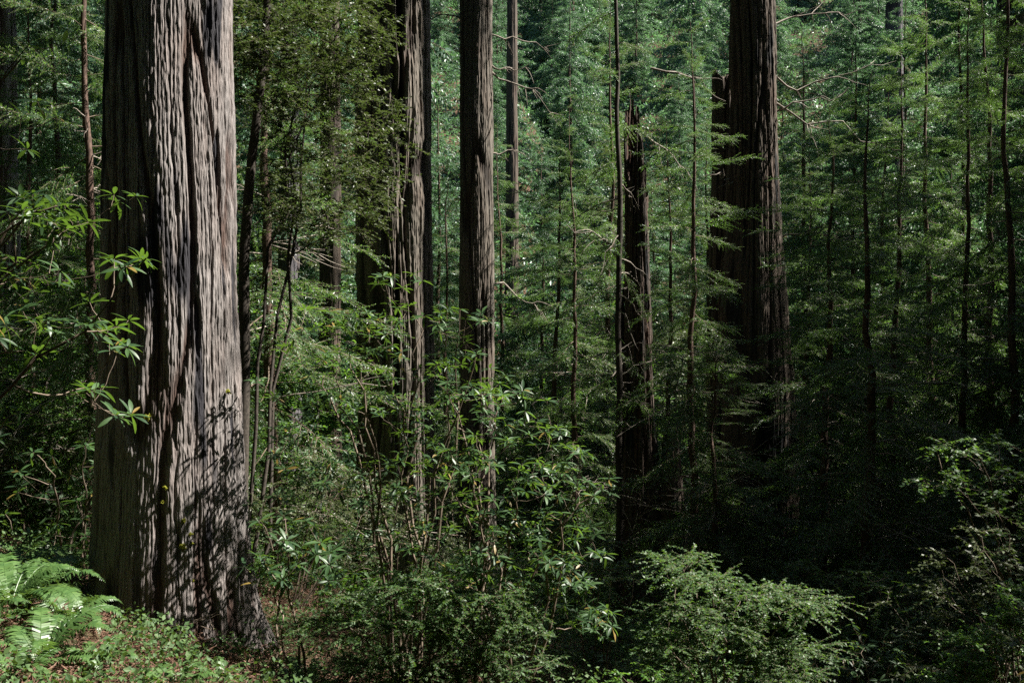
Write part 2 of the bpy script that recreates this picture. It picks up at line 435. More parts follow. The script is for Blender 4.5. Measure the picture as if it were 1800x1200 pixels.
def conifer_meshes(name, seed, H, z0, nb, Lf, protos, PL, r0, mats, pitch=(.15, -.35), trunk_step=.35, skip=0.12, bark=None, lean=0.02, dead=0):
    rg = np.random.default_rng(seed)
    th = rings(H, H, trunk_step, below=-.6)
    lx = np.cumsum(rg.normal(0, lean, len(th))); ly = np.cumsum(rg.normal(0, lean, len(th)))
    g = Geo()
    rr = r0 * np.clip(1 - np.maximum(th, 0) / H, .02, 1) ** .8 * (1 + .35 * np.exp(-np.maximum(th, 0) / .35)) * (1 + .05 * rg.normal(size=len(th)))
    tube(g, np.stack([lx, ly, th], -1), rr, 9, 0)
    tr = g.mesh(name + '_trunk', [bark or BARK_THIN])
    c = Geo()
    t = (np.arange(nb) + rg.random(nb)) / nb
    keep = rg.random(nb) > skip; t = t[keep]; n = len(t)
    z = z0 + (H - z0) * t
    az = np.arange(n) * 2.39996 + rg.normal(0, .5, n)
    Ls = Lf(t) * rg.uniform(.55, 1.2, n)
    pch = pitch[1] + (pitch[0] - pitch[1]) * t ** 1.3 + rg.normal(0, .22, n)
    R = rot_xyz(az, pch, rg.normal(0, .25, n))
    T = np.stack([np.interp(z, th, lx), np.interp(z, th, ly), z], -1)
    which = rg.integers(0, len(protos), n)
    for k, (pv, pf, pm) in enumerate(protos):
        s = which == k
        if s.any(): scatter(c, pv, pf, pm, R[s], T[s], Ls[s] / PL)
    for _ in range(dead):
        zb = rg.uniform(.6, H * .5); a = rg.uniform(0, 6.3); l = float(Lf(zb / H)) * rg.uniform(.5, 1.1); p = rg.uniform(-.3, .35)
        tt = np.linspace(0, 1, 7)
        d = np.array([cos(a) * cos(p), sin(a) * cos(p), sin(p)])
        Q = np.array([np.interp(zb, th, lx), np.interp(zb, th, ly), zb]) + d * (tt * l)[:, None] - np.array([0, 0, 1.]) * (rg.uniform(-.1, .5) * l * tt ** 2)[:, None] + (rg.normal(0, .03 * l, (7, 3)) * tt[:, None])
        tube(c, Q, r0 * .10 * (1 - .8 * tt) + .002, 4, 2)
        for _ in range(4):
            i = rg.integers(2, 6); e = d + rg.normal(0, .6, 3); e /= np.linalg.norm(e); t4 = np.linspace(0, 1, 4)
            tube(c, Q[i] + e * (t4 * l * rg.uniform(.15, .4))[:, None] + rg.normal(0, .012 * l, (4, 3)) * t4[:, None], r0 * .045 * (1 - .7 * t4) + .001, 3, 2)
    return tr, c.mesh(name + '_crown', mats + [TWIG_DEAD], False)

def make_conifer(name, label, cat, group, meshes):
    r = thing(name, label, cat, (0, 0, -500), group)
    link('trunk', meshes[0], r); link('crown', meshes[1], r)
    return r

near_br = [branch_proto(100 + k, 1.5, 40, .46, .048, .0125, .016, .12 + .06 * k, .5, .009) for k in range(4)]
mid_br = [branch_proto(120 + k, 2.4, 34, .74, .18, .055, .060, .14 + .10 * k, .8, .015, .4) for k in range(4)]
far_br = [branch_proto(140 + k, 4.5, 40, 1.35, .30, .10, .105, .18 + .10 * k, .85, .028, .5) for k in range(4)]

NEAR = [conifer_meshes('near%d' % k, 200 + k, 9.0 + k, 1.0, 130, lambda t: .35 + 1.55 * (1 - t) ** .8, near_br, 1.5, .075, [TWIG, NEEDLE], (.45, -.35), skip=.3, dead=30) for k in range(3)]
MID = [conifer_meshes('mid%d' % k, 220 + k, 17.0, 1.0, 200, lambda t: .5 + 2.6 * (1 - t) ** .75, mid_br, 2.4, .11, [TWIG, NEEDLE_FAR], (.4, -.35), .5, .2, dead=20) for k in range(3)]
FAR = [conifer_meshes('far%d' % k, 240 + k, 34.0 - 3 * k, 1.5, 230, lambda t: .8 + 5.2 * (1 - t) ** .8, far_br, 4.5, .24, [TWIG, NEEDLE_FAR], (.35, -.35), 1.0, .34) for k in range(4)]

# ------------------------------------------------------------------ shrubs: skeleton grown towards its leaf tips
def grow(base, tips, rg, rbase=.022, nstem=5, wig=.06, sides=5, seg=6, spread=.25):
    """stem geometry from base to every tip, each joining the nearest older node; returns Geo, directions at the tips"""
    g = Geo(); base = np.asarray(base, float)
    nodes = [base]; order = [0.]
    tips = np.asarray(tips)
    idx = np.argsort(np.linalg.norm(tips - base, axis=1))
    dirs = np.zeros_like(tips)
    # main stems first: to some far tips
    far = idx[len(idx) // 2:]
    mains = list(rg.choice(far, min(nstem, len(far)), replace=False))
    rest = [k for k in idx if k not in set(mains)]
    N = np.zeros((len(tips) * (seg + 1) + 10, 3)); Rn = np.zeros(len(N)); cnt = 0
    def run(p, q, r0, r1, k, main):
        d = q - p; l = np.linalg.norm(d) + 1e-6; t = np.linspace(0, 1, k)
        up = np.array([0, 0, 1.]) * l * (.18 if main else -.10)
        P = p[None] + d[None] * t[:, None] + up[None] * (np.sin(t * pi))[:, None] * rg.uniform(.3, 1.)
        w = rg.normal(0, wig * l / k ** .5, (k, 3)).cumsum(0); w -= t[:, None] * w[-1]; w -= (1 - t)[:, None] * w[0]
        P = P + w
        tube(g, P, r0 + (r1 - r0) * t, sides)
        return P
    for m in mains:
        p0 = base + np.append(rg.normal(0, spread * .4, 2), -.1)
        P = run(p0, tips[m], rbase, rbase * .25, 12, True)
        dirs[m] = P[-1] - P[-2]
        n = len(P) - 3
        N[cnt:cnt + n] = P[2:-1]; Rn[cnt:cnt + n] = np.linspace(rbase * .8, rbase * .3, n); cnt += n
    for m in rest:
        q = tips[m]
        dd = N[:cnt] - q
        cost = np.linalg.norm(dd, axis=1) + .9 * np.maximum(0, dd[:, 2] + .05)
        b = int(np.argmin(cost))
        P = run(N[b].copy(), q, Rn[b] * .7, max(.0022, Rn[b] * .3), seg, False)
        dirs[m] = P[-1] - P[-2]
        n = seg - 2
        if cnt + n < len(N):
            N[cnt:cnt + n] = P[1:-1]; Rn[cnt:cnt + n] = max(.0025, Rn[b] * .5); cnt += n
    dirs /= np.linalg.norm(dirs, axis=1, keepdims=True) + 1e-9
    return g, dirs

# a broad leaf along +X, folded at the midrib and curling down: rows x 3 columns
def broad_leaf(rows=5, w=.3, fold=.12, curl=.18):
    t = np.linspace(0, 1, rows); prof = np.sin(pi * np.clip(t * .96 + .02, 0, 1)) ** .75
    v = []
    for a, p in zip(t, prof):
        z = -curl * a ** 2
        v += [[a, -w / 2 * p, z + fold * w * p], [a, 0, z], [a, w / 2 * p, z + fold * w * p]]
    f = []
    for r in range(rows - 1):
        for c in range(2):
            f.append([r * 3 + c, r * 3 + c + 1, r * 3 + c + 4, r * 3 + c + 3])
    return np.array(v), np.array(f)
BL, BF = broad_leaf(w=.25)

def ellipsoids(spec, rg, Y, dy):
    """tips spread through ellipsoids given as photo centre, half size, count (and own distance)"""
    out = []
    for e in spec:
        px, py, rx, ry, n = e[:5]; YY = e[5] if len(e) > 5 else Y
        d = rg.normal(size=(n, 3)); d /= np.linalg.norm(d, axis=1, keepdims=True)
        d *= rg.uniform(.35, 1, (n, 1)) ** .6
        for a in d:
            y = YY + a[2] * dy
            out.append(pt(px + a[0] * rx, py + a[1] * ry, y))
    return np.array(out)

def whorls(tips, dirs, rg, ll, nl=(6, 10)):
    g = Geo(); R, T, S = [], [], []
    for p, d in zip(tips, dirs):
        n = rg.integers(*nl)
        up = d * .5 + np.array([0, 0, .8]); up /= np.linalg.norm(up)
        a0 = rg.uniform(0, 6.3)
        az = a0 + np.arange(n) * 2 * pi / n + rg.normal(0, .18, n)
        pit = rg.normal(.18, .22, n); hang = rg.random(n) < .15; pit[hang] -= .9
        M = rot_xyz(az, pit, rg.normal(0, .25, n))
        # tilt whorl to its axis
        z = np.array([0, 0, 1.]); ax = np.cross(z, up); s = np.linalg.norm(ax); c = up[2]
        if s > 1e-4:
            ax /= s; Kx = np.array([[0, -ax[2], ax[1]], [ax[2], 0, -ax[0]], [-ax[1], ax[0], 0]])
            Q = np.eye(3) + s * Kx + (1 - c) * Kx @ Kx
            M = np.einsum('ij,kjl->kil', Q, M)
        R.append(M); T.append(np.repeat(p[None], n, 0) + M[:, :, 0] * .012); S.append(ll * rg.uniform(.65, 1.15, n))
    scatter(g, BL, BF, np.zeros(len(BF)), np.concatenate(R), np.concatenate(T), np.concatenate(S))
    return g

def sprays(tips, dirs, rg, nt, tl, ll, lw, sp, droop=.2, flat=.35, psd=.4):
    """fine twigs with two rows of small leaves at every tip; wood goes to the second Geo"""
    g = Geo(); w = Geo(); LO, LR, LS = [], [], []
    for p, d in zip(tips, dirs):
        a0 = math.atan2(d[1], d[0])
        for k in range(nt):
            a = a0 + rg.normal(0, 1.0); pi_ = rg.normal(.12, psd); l = tl * rg.uniform(.5, 1.3)
            e = np.array([cos(a) * cos(pi_), sin(a) * cos(pi_), sin(pi_)])
            tt = np.linspace(0, 1, 4)
            Q = p - e * l * .15 + e[None] * (tt * l)[:, None] + np.array([0, 0, -1.]) * (droop * l * tt ** 2)[:, None]
            tube(w, Q, .0022 * (1 - .6 * tt), 3)
            n = max(3, int(l / sp)); s = (np.arange(n) + rg.random(n) * .6) / n
            o = np.stack([np.interp(s, tt, Q[:, c]) for c in range(3)], -1)
            for sg in (1, -1):
                LO.append(o); LR.append(rot_xyz(a + sg * rg.uniform(.6, 1.3, n), rg.normal(-.05, flat, n), rg.normal(0, flat * 1.5, n)))
                LS.append(ll * rg.uniform(.6, 1.3, n))
    q = np.array([[0, 0, 0], [.4, -.5, .05], [1, 0, -.05], [.4, .5, .05]]) * np.array([1, lw / ll, 1])
    scatter(g, q, RF, np.zeros(1), np.concatenate(LR), np.concatenate(LO), np.concatenate(LS))
    return g, w

def merge(a, b):
    for v, f, m in zip(b.v, b.f, b.m): a.v.append(v); a.f.append(f + a.n); a.m.append(m)
    a.n += b.n
    return a

def shrub(name, label, cat, base, tips, seed, kind, mat, group=None, stem_mat=None, rbase=.022, nstem=6, ll=.14, **kw):
    rg = np.random.default_rng(seed)
    base = np.asarray(base, float)
    g, dirs = grow(base, tips, rg, rbase, nstem, **{k: kw[k] for k in ('wig', 'spread') if k in kw})
    r = thing(name, label, cat, tuple(base), group)
    if kind == 'whorl':
        lv = whorls(tips, dirs, rg, ll, kw.get('nl', (6, 10)))
    else:
        lv, w = sprays(tips, dirs, rg, kw.get('nt', 4), kw.get('tl', .22), ll, kw.get('lw', ll * .5), kw.get('sp', .025), kw.get('droop', .2), psd=kw.get('psd', .4))
        twg = w
    if kind != 'whorl':                      # the finest twigs belong to the foliage: second material
        w.m = [np.ones_like(m) for m in w.m]; merge(lv, w)
    for G_, nm, mt, sm in ((g, 'stem', stem_mat or STEM, True), (lv, 'foliage', mat, True)):
        G_.v = [np.asarray(v) - base for v in G_.v]
        link(nm, G_.mesh(name + '_' + nm, [mt, TWIG], sm), r)
    return r

# ------------------------------------------------------------------ ferns
def frond_mesh(seed, L=1.0, n=34, w=.13):
    rg = np.random.default_rng(seed); g = Geo()
    K = 14; t = np.linspace(0, 1, K)
    arch = rg.uniform(.75, 1.0)
    ax = np.stack([L * np.sin(t * arch * 1.3) / 1.15, .03 * L * np.sin(t * 3), L * (.75 * t - .78 * t ** 2.2 * arch)], -1)
    tube(g, ax, .0045 * (1 - .8 * t), 4, 0)
    s = np.linspace(.1, .99, n)
    o = np.stack([np.interp(s, t, ax[:, c]) for c in range(3)], -1)
    tg = np.gradient(ax, axis=0); tg = np.stack([np.interp(s, t, tg[:, c]) for c in range(3)], -1)
    pitch = np.arctan2(tg[:, 2], np.hypot(tg[:, 0], tg[:, 1]))
    prof = np.minimum(1, (s + .12) / .4) * np.minimum(1, (1.02 - s) / .6) ** .9
    for sg in (1, -1):
        # pinna: 3 columns bent down
        W = w * prof * rg.uniform(.85, 1.1, n) * L
        R = rot_xyz(np.zeros(n), pitch, rg.normal(0, .15, n))
        X, Yv, Z = R[:, :, 0], R[:, :, 1], R[:, :, 2]
        hw = .013 * L * np.minimum(1, prof * 2)
        v = []
        for (a, b, c) in ((0, 1, 0), (0, -1, 0), (.55, .9, .02), (.55, -.9, .02), (1, .12, -.16), (1, -.12, -.16)):
            v.append(o + Yv * (sg * a * W)[:, None] + X * (b * hw + .35 * a * W)[:, None] + Z * (c * W)[:, None])
        v = np.stack(v, 1)
        f = np.array([[0, 1, 3, 2], [2, 3, 5, 4]])[None] + (np.arange(n) * 6)[:, None, None]
        g.add(v, f, 0)
    return g.mesh('frond', [FERN], False)
FRONDS = [frond_mesh(300 + k, 1.0, 34, .12 + .01 * k) for k in range(4)]

def fern(label, px, Y, size, nfr, seed, group=None, py=None):
    rg = np.random.default_rng(seed)
    X = (px - 900) / F * Y
    z = gz(X, Y) - .02 if py is None else pt(px, py, Y)[2]
    r = thing('sword_fern', label, 'fern', (X, Y, z), group)
    for k in range(nfr):
        o = link('frond', FRONDS[rg.integers(0, 4)], r, (0, 0, 0))
        o.rotation_euler = (rg.normal(0, .15), rg.uniform(-.45, .15), k * 2 * pi / nfr + rg.normal(0, .25))
        s = size * rg.uniform(.75, 1.1); o.scale = (s, s, s)
    return r

# ================================================================== BUILD: redwoods
def redwood(name, label, px, Y, table, nu, step, seed, amp, bark, H=34, group=None, crown=None, **kw):
    X = (px - 900) / F * Y; z = gz(X, Y)
    r = thing(name, label, 'tree', (X, Y, z), group)
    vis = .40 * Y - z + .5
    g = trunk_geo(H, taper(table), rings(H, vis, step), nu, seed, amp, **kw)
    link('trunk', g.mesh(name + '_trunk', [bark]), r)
    if crown:
        rg = np.random.default_rng(seed + 5); c = Geo(); z0, n, L = crown
        zz = rg.uniform(z0, H, n); az = rg.uniform(0, 6.28, n)
        Ls = L * rg.uniform(.6, 1.1, n) * np.clip((H + 3 - zz) / (H - z0), .2, 1)
        R = rot_xyz(az, rg.normal(-.2, .2, n), rg.normal(0, .3, n)); wh = rg.integers(0, 4, n)
        lean = kw.get('lean', (0, 0))
        T = np.stack([lean[0] * zz, lean[1] * zz, zz], -1)
        for k in range(4):
            s = wh == k
            pv, pf, pm = far_br[k]
            if s.any(): scatter(c, pv, pf, pm, R[s], T[s], Ls[s] / 4.5)
        link('crown', c.mesh(name + '_crown', [TWIG, NEEDLE_FAR], False), r)
    return r, np.array([X, Y, z])

# the great trunk at the left
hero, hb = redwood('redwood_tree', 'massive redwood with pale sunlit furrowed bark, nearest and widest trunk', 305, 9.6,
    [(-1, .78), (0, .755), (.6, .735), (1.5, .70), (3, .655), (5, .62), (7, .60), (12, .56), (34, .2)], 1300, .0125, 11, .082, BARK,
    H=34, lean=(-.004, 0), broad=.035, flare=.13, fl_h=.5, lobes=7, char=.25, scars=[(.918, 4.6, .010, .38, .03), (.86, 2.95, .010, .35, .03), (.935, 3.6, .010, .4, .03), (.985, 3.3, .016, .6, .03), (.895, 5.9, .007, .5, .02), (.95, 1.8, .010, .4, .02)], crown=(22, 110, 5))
for k, (px, py, r) in enumerate([(401, 688, .028), (259, 733, .034), (290, 857, .022), (285, 882, .016), (322, 915, .030), (335, 938, .02), (321, 960, .036), (337, 955, .018), (340, 1020, .015)]):
    # on the bark towards the camera
    R_ = np.interp(-(py - 600) / F * 9 - hb[2], [0, .6, 1.5, 3, 5, 7], [.83, .76, .71, .66, .63, .61])
    Yd = 9.0
    for _ in range(6):
        x = (px - 900) / F * Yd
        dx = np.clip((x - hb[0]) / R_, -.98, .98); Yd = hb[1] - R_ * math.sqrt(1 - dx * dx)
    p = pt(px, py, Yd - .01)
    moss_tuft(hero, tuple(p - hb), r, 400 + k)

# burnt, double-looking trunk behind the rhododendrons
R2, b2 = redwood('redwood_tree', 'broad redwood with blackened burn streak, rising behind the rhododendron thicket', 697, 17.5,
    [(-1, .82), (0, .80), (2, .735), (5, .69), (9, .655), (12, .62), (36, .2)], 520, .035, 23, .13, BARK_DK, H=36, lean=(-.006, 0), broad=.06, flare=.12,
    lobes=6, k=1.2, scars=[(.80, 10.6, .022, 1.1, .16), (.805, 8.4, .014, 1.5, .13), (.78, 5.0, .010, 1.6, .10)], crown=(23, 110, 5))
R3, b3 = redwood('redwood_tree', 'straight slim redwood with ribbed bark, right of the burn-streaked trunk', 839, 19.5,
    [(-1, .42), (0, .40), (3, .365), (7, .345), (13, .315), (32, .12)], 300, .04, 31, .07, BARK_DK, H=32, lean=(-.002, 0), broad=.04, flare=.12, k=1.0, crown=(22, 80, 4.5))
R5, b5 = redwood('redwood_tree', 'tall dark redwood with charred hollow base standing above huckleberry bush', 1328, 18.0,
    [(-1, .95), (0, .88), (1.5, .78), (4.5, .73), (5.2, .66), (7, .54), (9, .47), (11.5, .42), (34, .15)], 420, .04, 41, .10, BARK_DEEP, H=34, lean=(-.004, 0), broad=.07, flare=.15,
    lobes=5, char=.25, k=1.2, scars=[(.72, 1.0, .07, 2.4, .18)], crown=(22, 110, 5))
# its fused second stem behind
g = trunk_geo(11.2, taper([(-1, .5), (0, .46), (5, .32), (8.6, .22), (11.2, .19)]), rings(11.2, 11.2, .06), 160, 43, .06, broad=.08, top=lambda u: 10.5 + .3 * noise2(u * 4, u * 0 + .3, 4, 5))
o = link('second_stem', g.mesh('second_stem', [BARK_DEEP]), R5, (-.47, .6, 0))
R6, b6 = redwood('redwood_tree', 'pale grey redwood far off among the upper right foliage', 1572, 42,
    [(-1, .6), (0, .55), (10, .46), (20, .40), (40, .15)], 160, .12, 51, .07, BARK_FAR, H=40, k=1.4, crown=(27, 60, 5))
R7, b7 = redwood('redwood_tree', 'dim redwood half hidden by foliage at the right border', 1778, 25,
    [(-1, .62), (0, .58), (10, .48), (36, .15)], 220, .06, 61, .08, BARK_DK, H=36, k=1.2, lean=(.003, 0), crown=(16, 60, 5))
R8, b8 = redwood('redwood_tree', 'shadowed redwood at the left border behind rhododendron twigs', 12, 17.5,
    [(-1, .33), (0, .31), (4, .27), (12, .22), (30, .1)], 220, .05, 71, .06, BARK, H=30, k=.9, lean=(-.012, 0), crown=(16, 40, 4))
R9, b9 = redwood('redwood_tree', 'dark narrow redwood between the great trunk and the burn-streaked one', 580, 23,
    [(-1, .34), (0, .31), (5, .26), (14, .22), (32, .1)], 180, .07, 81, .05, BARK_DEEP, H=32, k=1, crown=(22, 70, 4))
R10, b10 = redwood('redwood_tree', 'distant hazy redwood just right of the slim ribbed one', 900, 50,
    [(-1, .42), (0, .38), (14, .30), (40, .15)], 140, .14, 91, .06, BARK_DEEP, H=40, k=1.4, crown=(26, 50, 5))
R11, b11 = redwood('redwood_tree', 'pale stub of trunk seen beside the great trunk', 508, 26,
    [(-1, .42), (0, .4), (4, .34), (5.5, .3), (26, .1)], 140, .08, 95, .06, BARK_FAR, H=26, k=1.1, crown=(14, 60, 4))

# broken snag with its slabs
sx, sy = (1128 - 900) / F * 17.0, 17.0; sz = gz(sx, sy)
snag = thing('broken_snag', 'jagged broken dead trunk with red rotten streaks and splintered top', 'dead tree', (sx, sy, sz))
topz = pt(1128, 115, sy)[2] - sz
g = trunk_geo(topz, taper([(-1, .62), (0, .60), (1.5, .44), (3.5, .30), (6.5, .21), (topz, .15)]), rings(topz + .05, topz + .05, .045), 240, 101, .09, lean=(-.012, 0), broad=.16, flare=.1, lobes=5,
              char=.3, k=.9, top=lambda u: topz - 1.1 + 2.6 * noise2(u * 5, u * 0 + .4, 5, 8) + .5 * noise2(u * 26, u * 0 + .4, 26, 9))
link('trunk', g.mesh('snag_trunk', [BARK_SNAG]), snag)
for (px, py, r_, dy) in ((1178, 735, .30, -.1), (1094, 505, .085, .1)):
    h = pt(px, py, sy)[2] - sz; x = (px - 900) / F * sy - sx
    g = trunk_geo(h, taper([(-1, r_ * 1.5), (0, r_ * 1.3), (h * .6, r_ * .9), (h, r_ * .45)]), rings(h, h, .05), 120, 105 + int(px), .06, broad=.2, flare=.15, lobes=4,
                  char=.5, k=.8, top=lambda u, h=h: h - .25 + .5 * noise2(u * 7, u * 0 + .4, 7, 18))
    link('broken_slab', g.mesh('broken_slab', [BARK_SNAG]), snag, (x, dy, 0))

rd = np.random.default_rng(33)
for root, b_, R_, lst in ((R3, b3, .33, [(868, 60, .25, .1, 1.3), (868, 112, .1, .05, .8), (870, 125, -.3, -.5, 1.6), (870, 270, .1, 0, .7), (872, 500, .2, -.3, 1.2), (808, 40, 3.0, .1, .9)]),
                          (R5, b5, .42, [(1368, 45, .1, .15, 1.6), (1372, 132, .15, .1, 2.4), (1374, 196, -.2, .3, 1.3), (1374, 180, -.4, -.4, 2.6), (1385, 580, -.3, .1, 1.5), (1375, 420, -.8, .1, 1.3), (1290, 330, 3.6, -.1, 1.0)]),
                          (snag, np.array([sx, sy, sz]), .22, [(1150, 120, .2, -.2, 1.4), (1140, 240, -.3, -.5, 1.0), (1110, 420, 3.3, .4, 1.4), (1110, 600, 3.0, -.1, 1.2), (1160, 850, -.5, .2, 1.8), (1160, 930, -.4, .5, 1.5), (1110, 640, 3.6, -.3, 1.2)])):
    for px, py, az, pi_, L_ in lst:
        h = -(py - 600) / F * b_[1] - b_[2]
        x0 = (px - 900) / F * b_[1] - b_[0]
        dead_branch(root, (x0 * .75, 0, h), az, pi_, L_, rd, .15, .022, 6)

# ------------------------------------------------------------------ young conifers, each where the photo has one
near_p = [make_conifer('young_conifer', 'x', 'tree', None, m) for m in NEAR]
pole_p = make_conifer('young_conifer', 'x', 'tree', None, conifer_meshes('pole', 261, 11.5, 2.5, 34, lambda t: .3 + .9 * (1 - t) ** .8, near_br, 1.5, .075, [TWIG, NEEDLE], (.3, -.3), skip=.3, dead=26, bark=BARK_OAK))
mid_p = [make_conifer('hemlock_tree', 'x', 'tree', None, m) for m in MID]
far_p = [make_conifer('conifer_tree', 'x', 'tree', None, m) for m in FAR]
rg = np.random.default_rng(55)

def put(proto, px, Y, sc, label, group=None, rz=None, tilt=(0, 0), dz=-.05):
    X = (px - 900) / F * Y
    return dup(proto, (X, Y, gz(X, Y) + dz), rg.uniform(0, 6.3) if rz is None else rz, sc, label, group, tilt)

put(near_p[0], 157, 13.0, (1.0, 1.0, 1.25), 'thin reddish conifer trunk standing close left of the great trunk', rz=1.0)
put(near_p[1], 1222, 14.0, .93, 'slender young hemlock with feathery sprays, between snag and tall dark redwood', rz=2.0)
put(pole_p, 1090, 14.5, (.85, .85, 1.35), 'pole-thin conifer rising just left of the broken snag', rz=.4)
put(near_p[0], 1450, 15.5, (1.15, 1.15, 1.0), 'dark conifer stem with bare lower limbs, first to the right of the tall dark redwood', rz=3.3)
put(near_p[1], 1520, 13.0, (1.15, 1.15, .82), 'dark forked conifer stem standing nearest in the shaded right part', rz=5.1)
put(near_p[2], 1640, 20, 1.3, 'shaded conifer in front of the pale far redwood on the right', rz=2.7)
put(near_p[0], 1420, 22, 1.2, 'small conifer dimly seen right behind the tall dark redwood', rz=4.4)
put(near_p[1], 1010, 19, 1.0, 'young conifer leaning out of the gully left of the snag', rz=.9)
put(near_p[2], 1262, 13.4, (.8, .8, .42), 'low feathery hemlock veiling the foot of the tall dark redwood', rz=1.1)
put(near_p[0], 480, 15.3, (1.5, 1.5, 1.35), 'pale sunlit conifer showing just right of the great trunk', rz=.2)
put(mid_p[0], 60, 24, 1.0, 'leafy hemlock behind the left border redwood', rz=.2)
put(mid_p[1], 230, 27, 1.0, 'hemlock hidden behind the great trunk', rz=.7)

G_Y = 'young conifers with fine sprays between the trunks'
for k, (px, Y, sc) in enumerate([(985, 24, 1.3), (1060, 28, 1.6), (1180, 23, 1.2), (1245, 29, 1.6), (1420, 25, 1.4), (1490, 30, 1.6), (1580, 17, 1.2), (1690, 15, 1.0), (1740, 19, 1.4), (1660, 26, 1.5), (1790, 14, 1.1), (1550, 22, 1.3), (60, 16, 1.0), (110, 19, 1.2), (880, 30, 1.4), (790, 25, 1.2), (1330, 26, 1.4)]):
    put(near_p[(k * 2) % 3], px, Y, sc, 'young fine-sprayed conifer standing between the larger trunks', G_Y)
G_MID = 'shaded hemlocks of the gully'
for k, (px, Y, s) in enumerate([(520, 27, 1.), (770, 30, .95), (955, 29, .8), (1420, 29, 1.), (1500, 24, .9), (1590, 29, 1.1), (1690, 23, 1.),
                               (1760, 30, 1.), (1850, 22, 1.), (1650, 34, 1.1), (-60, 28, 1.)]):
    put(mid_p[k % 3], px, Y, s, 'shaded green hemlock standing in the gully beyond the nearer trunks', G_MID)

G_FAR = 'conifers covering the far slope'
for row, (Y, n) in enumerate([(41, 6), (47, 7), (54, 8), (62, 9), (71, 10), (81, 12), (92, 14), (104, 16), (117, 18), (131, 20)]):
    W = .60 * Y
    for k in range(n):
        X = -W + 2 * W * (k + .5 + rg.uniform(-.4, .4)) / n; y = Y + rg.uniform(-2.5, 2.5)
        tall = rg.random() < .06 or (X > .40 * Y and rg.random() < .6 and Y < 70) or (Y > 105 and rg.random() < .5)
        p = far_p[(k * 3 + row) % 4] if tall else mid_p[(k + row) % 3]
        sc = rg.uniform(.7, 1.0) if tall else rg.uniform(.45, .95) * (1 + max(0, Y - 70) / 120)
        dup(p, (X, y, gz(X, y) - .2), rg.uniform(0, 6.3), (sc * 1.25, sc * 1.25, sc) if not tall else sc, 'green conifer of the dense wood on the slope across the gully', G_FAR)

for X, y in ((6, 96), (8.5, 104), (4, 110), (9, 120), (6.5, 128), (3, 100)):
    dup(far_p[int(y) % 4], (X, y, gz(X, y) - .2), X, 1.15, 'green conifer of the dense wood on the slope across the gully', G_FAR)

# conifers added out of frame to block sun and sky, leaving gaps for sun shafts
LIT = [pt(px, py, Y) for px, py, Y in [(250, 0, 9), (300, 0, 9), (400, 0, 9), (300, 300, 9), (400, 300, 9), (300, 600, 9), (420, 600, 9), (300, 900, 9), (430, 900, 9), (320, 1100, 8.8),
       (740, 60, 17), (750, 300, 17), (750, 480, 17), (860, 0, 19), (862, 250, 19), (1365, 40, 18), (700, 500, 9.3), (900, 740, 8.6), (1040, 1100, 8.4),
       (650, 1040, 8.2), (750, 1050, 8.2), (40, 1030, 8.6), (110, 1060, 8.6), (535, 1150, 8.0), (480, 1000, 8.4), (480, 450, 15), (480, 650, 15), (70, 560, 14.4), (150, 580, 15.6), (60, 480, 14.4), (1600, 950, 22), (1450, 960, 25), (1720, 1130, 8.6), (470, 350, 15.3), (470, 550, 15.3), (455, 250, 15.3),
       (60, 540, 20), (120, 200, 22), (1150, 150, 44), (1250, 300, 44), (1480, 150, 44), (1000, 550, 30), (1050, 650, 30), (1200, 500, 30), (120, 60, 24), (60, 300, 24), (150, 450, 26), (90, 640, 20), (1130, 60, 50), (1200, 420, 40)]]
DARK = [pt(px, py, Y) for px, py, Y in [(1700, 300, 17), (1640, 480, 20), (1760, 450, 15), (930, 440, 30), (900, 560, 26), (1380, 350, 17.6), (1380, 550, 17.4), (1380, 750, 17.2), (1390, 950, 17.2), (1330, 600, 17), (1150, 800, 16.8), (1740, 820, 9.5), (1690, 800, 9.5), (1750, 920, 9.3), (1780, 1020, 8.8), (865, 700, 19.3), (750, 850, 17), (560, 350, 12)]]
def blocks(tx, ty, tz, H, rad, pts=None):
    n = 0
    for p in (LIT if pts is None else pts):
        t = np.linspace(.5, 60, 120)
        q = p[None] + t[:, None] * SUN_DIR[None]
        h = q[:, 2] - tz
        r = rad * (1 - np.clip(h / H, 0, 1)) ** .8 + .4
        if (((q[:, 0] - tx) ** 2 + (q[:, 1] - ty) ** 2 < r * r) & (h > 0) & (h < H)).any(): n += 1
    return n
G_CAN = 'unseen conifers added outside the picture to block light'
rc = np.random.default_rng(91); placed = []
for k in range(4000):
    X, Y = rc.uniform(-52, 56), rc.uniform(-34, 46)
    if Y > -2 and abs(X) < .56 * max(Y, 0) + (6.5 if X > 0 else 11): continue
    if Y <= -2 and math.hypot(X, Y) < 15: continue
    if any((X - a) ** 2 + (Y - b) ** 2 < 10 for a, b in placed): continue
    sc = rc.uniform(.72, 1.0) if X > 0 and Y > 0 else rc.uniform(1.15, 1.7); H = 31 * sc; z = gz(X, Y)
    if blocks(X, Y, z, H, 5.0 * sc) or (X > 0 and Y > 0 and rc.random() < .5): continue
    placed.append((X, Y))
    if len(placed) > 260: break
    dup(far_p[k % 4], (X, Y, z - .2), rc.uniform(0, 6.3), sc, 'unseen tall conifer added to shade the wood', G_CAN)
for X, Y, sc in ((14.0, 0.8, 1.7),):  # one unseen tree added to shade the rhododendron at the left border
    placed.append((X, Y)); dup(far_p[1], (X, Y, gz(X, Y) - .2), 1.0 + X, sc, 'unseen tall conifer added to shade the wood', G_CAN)
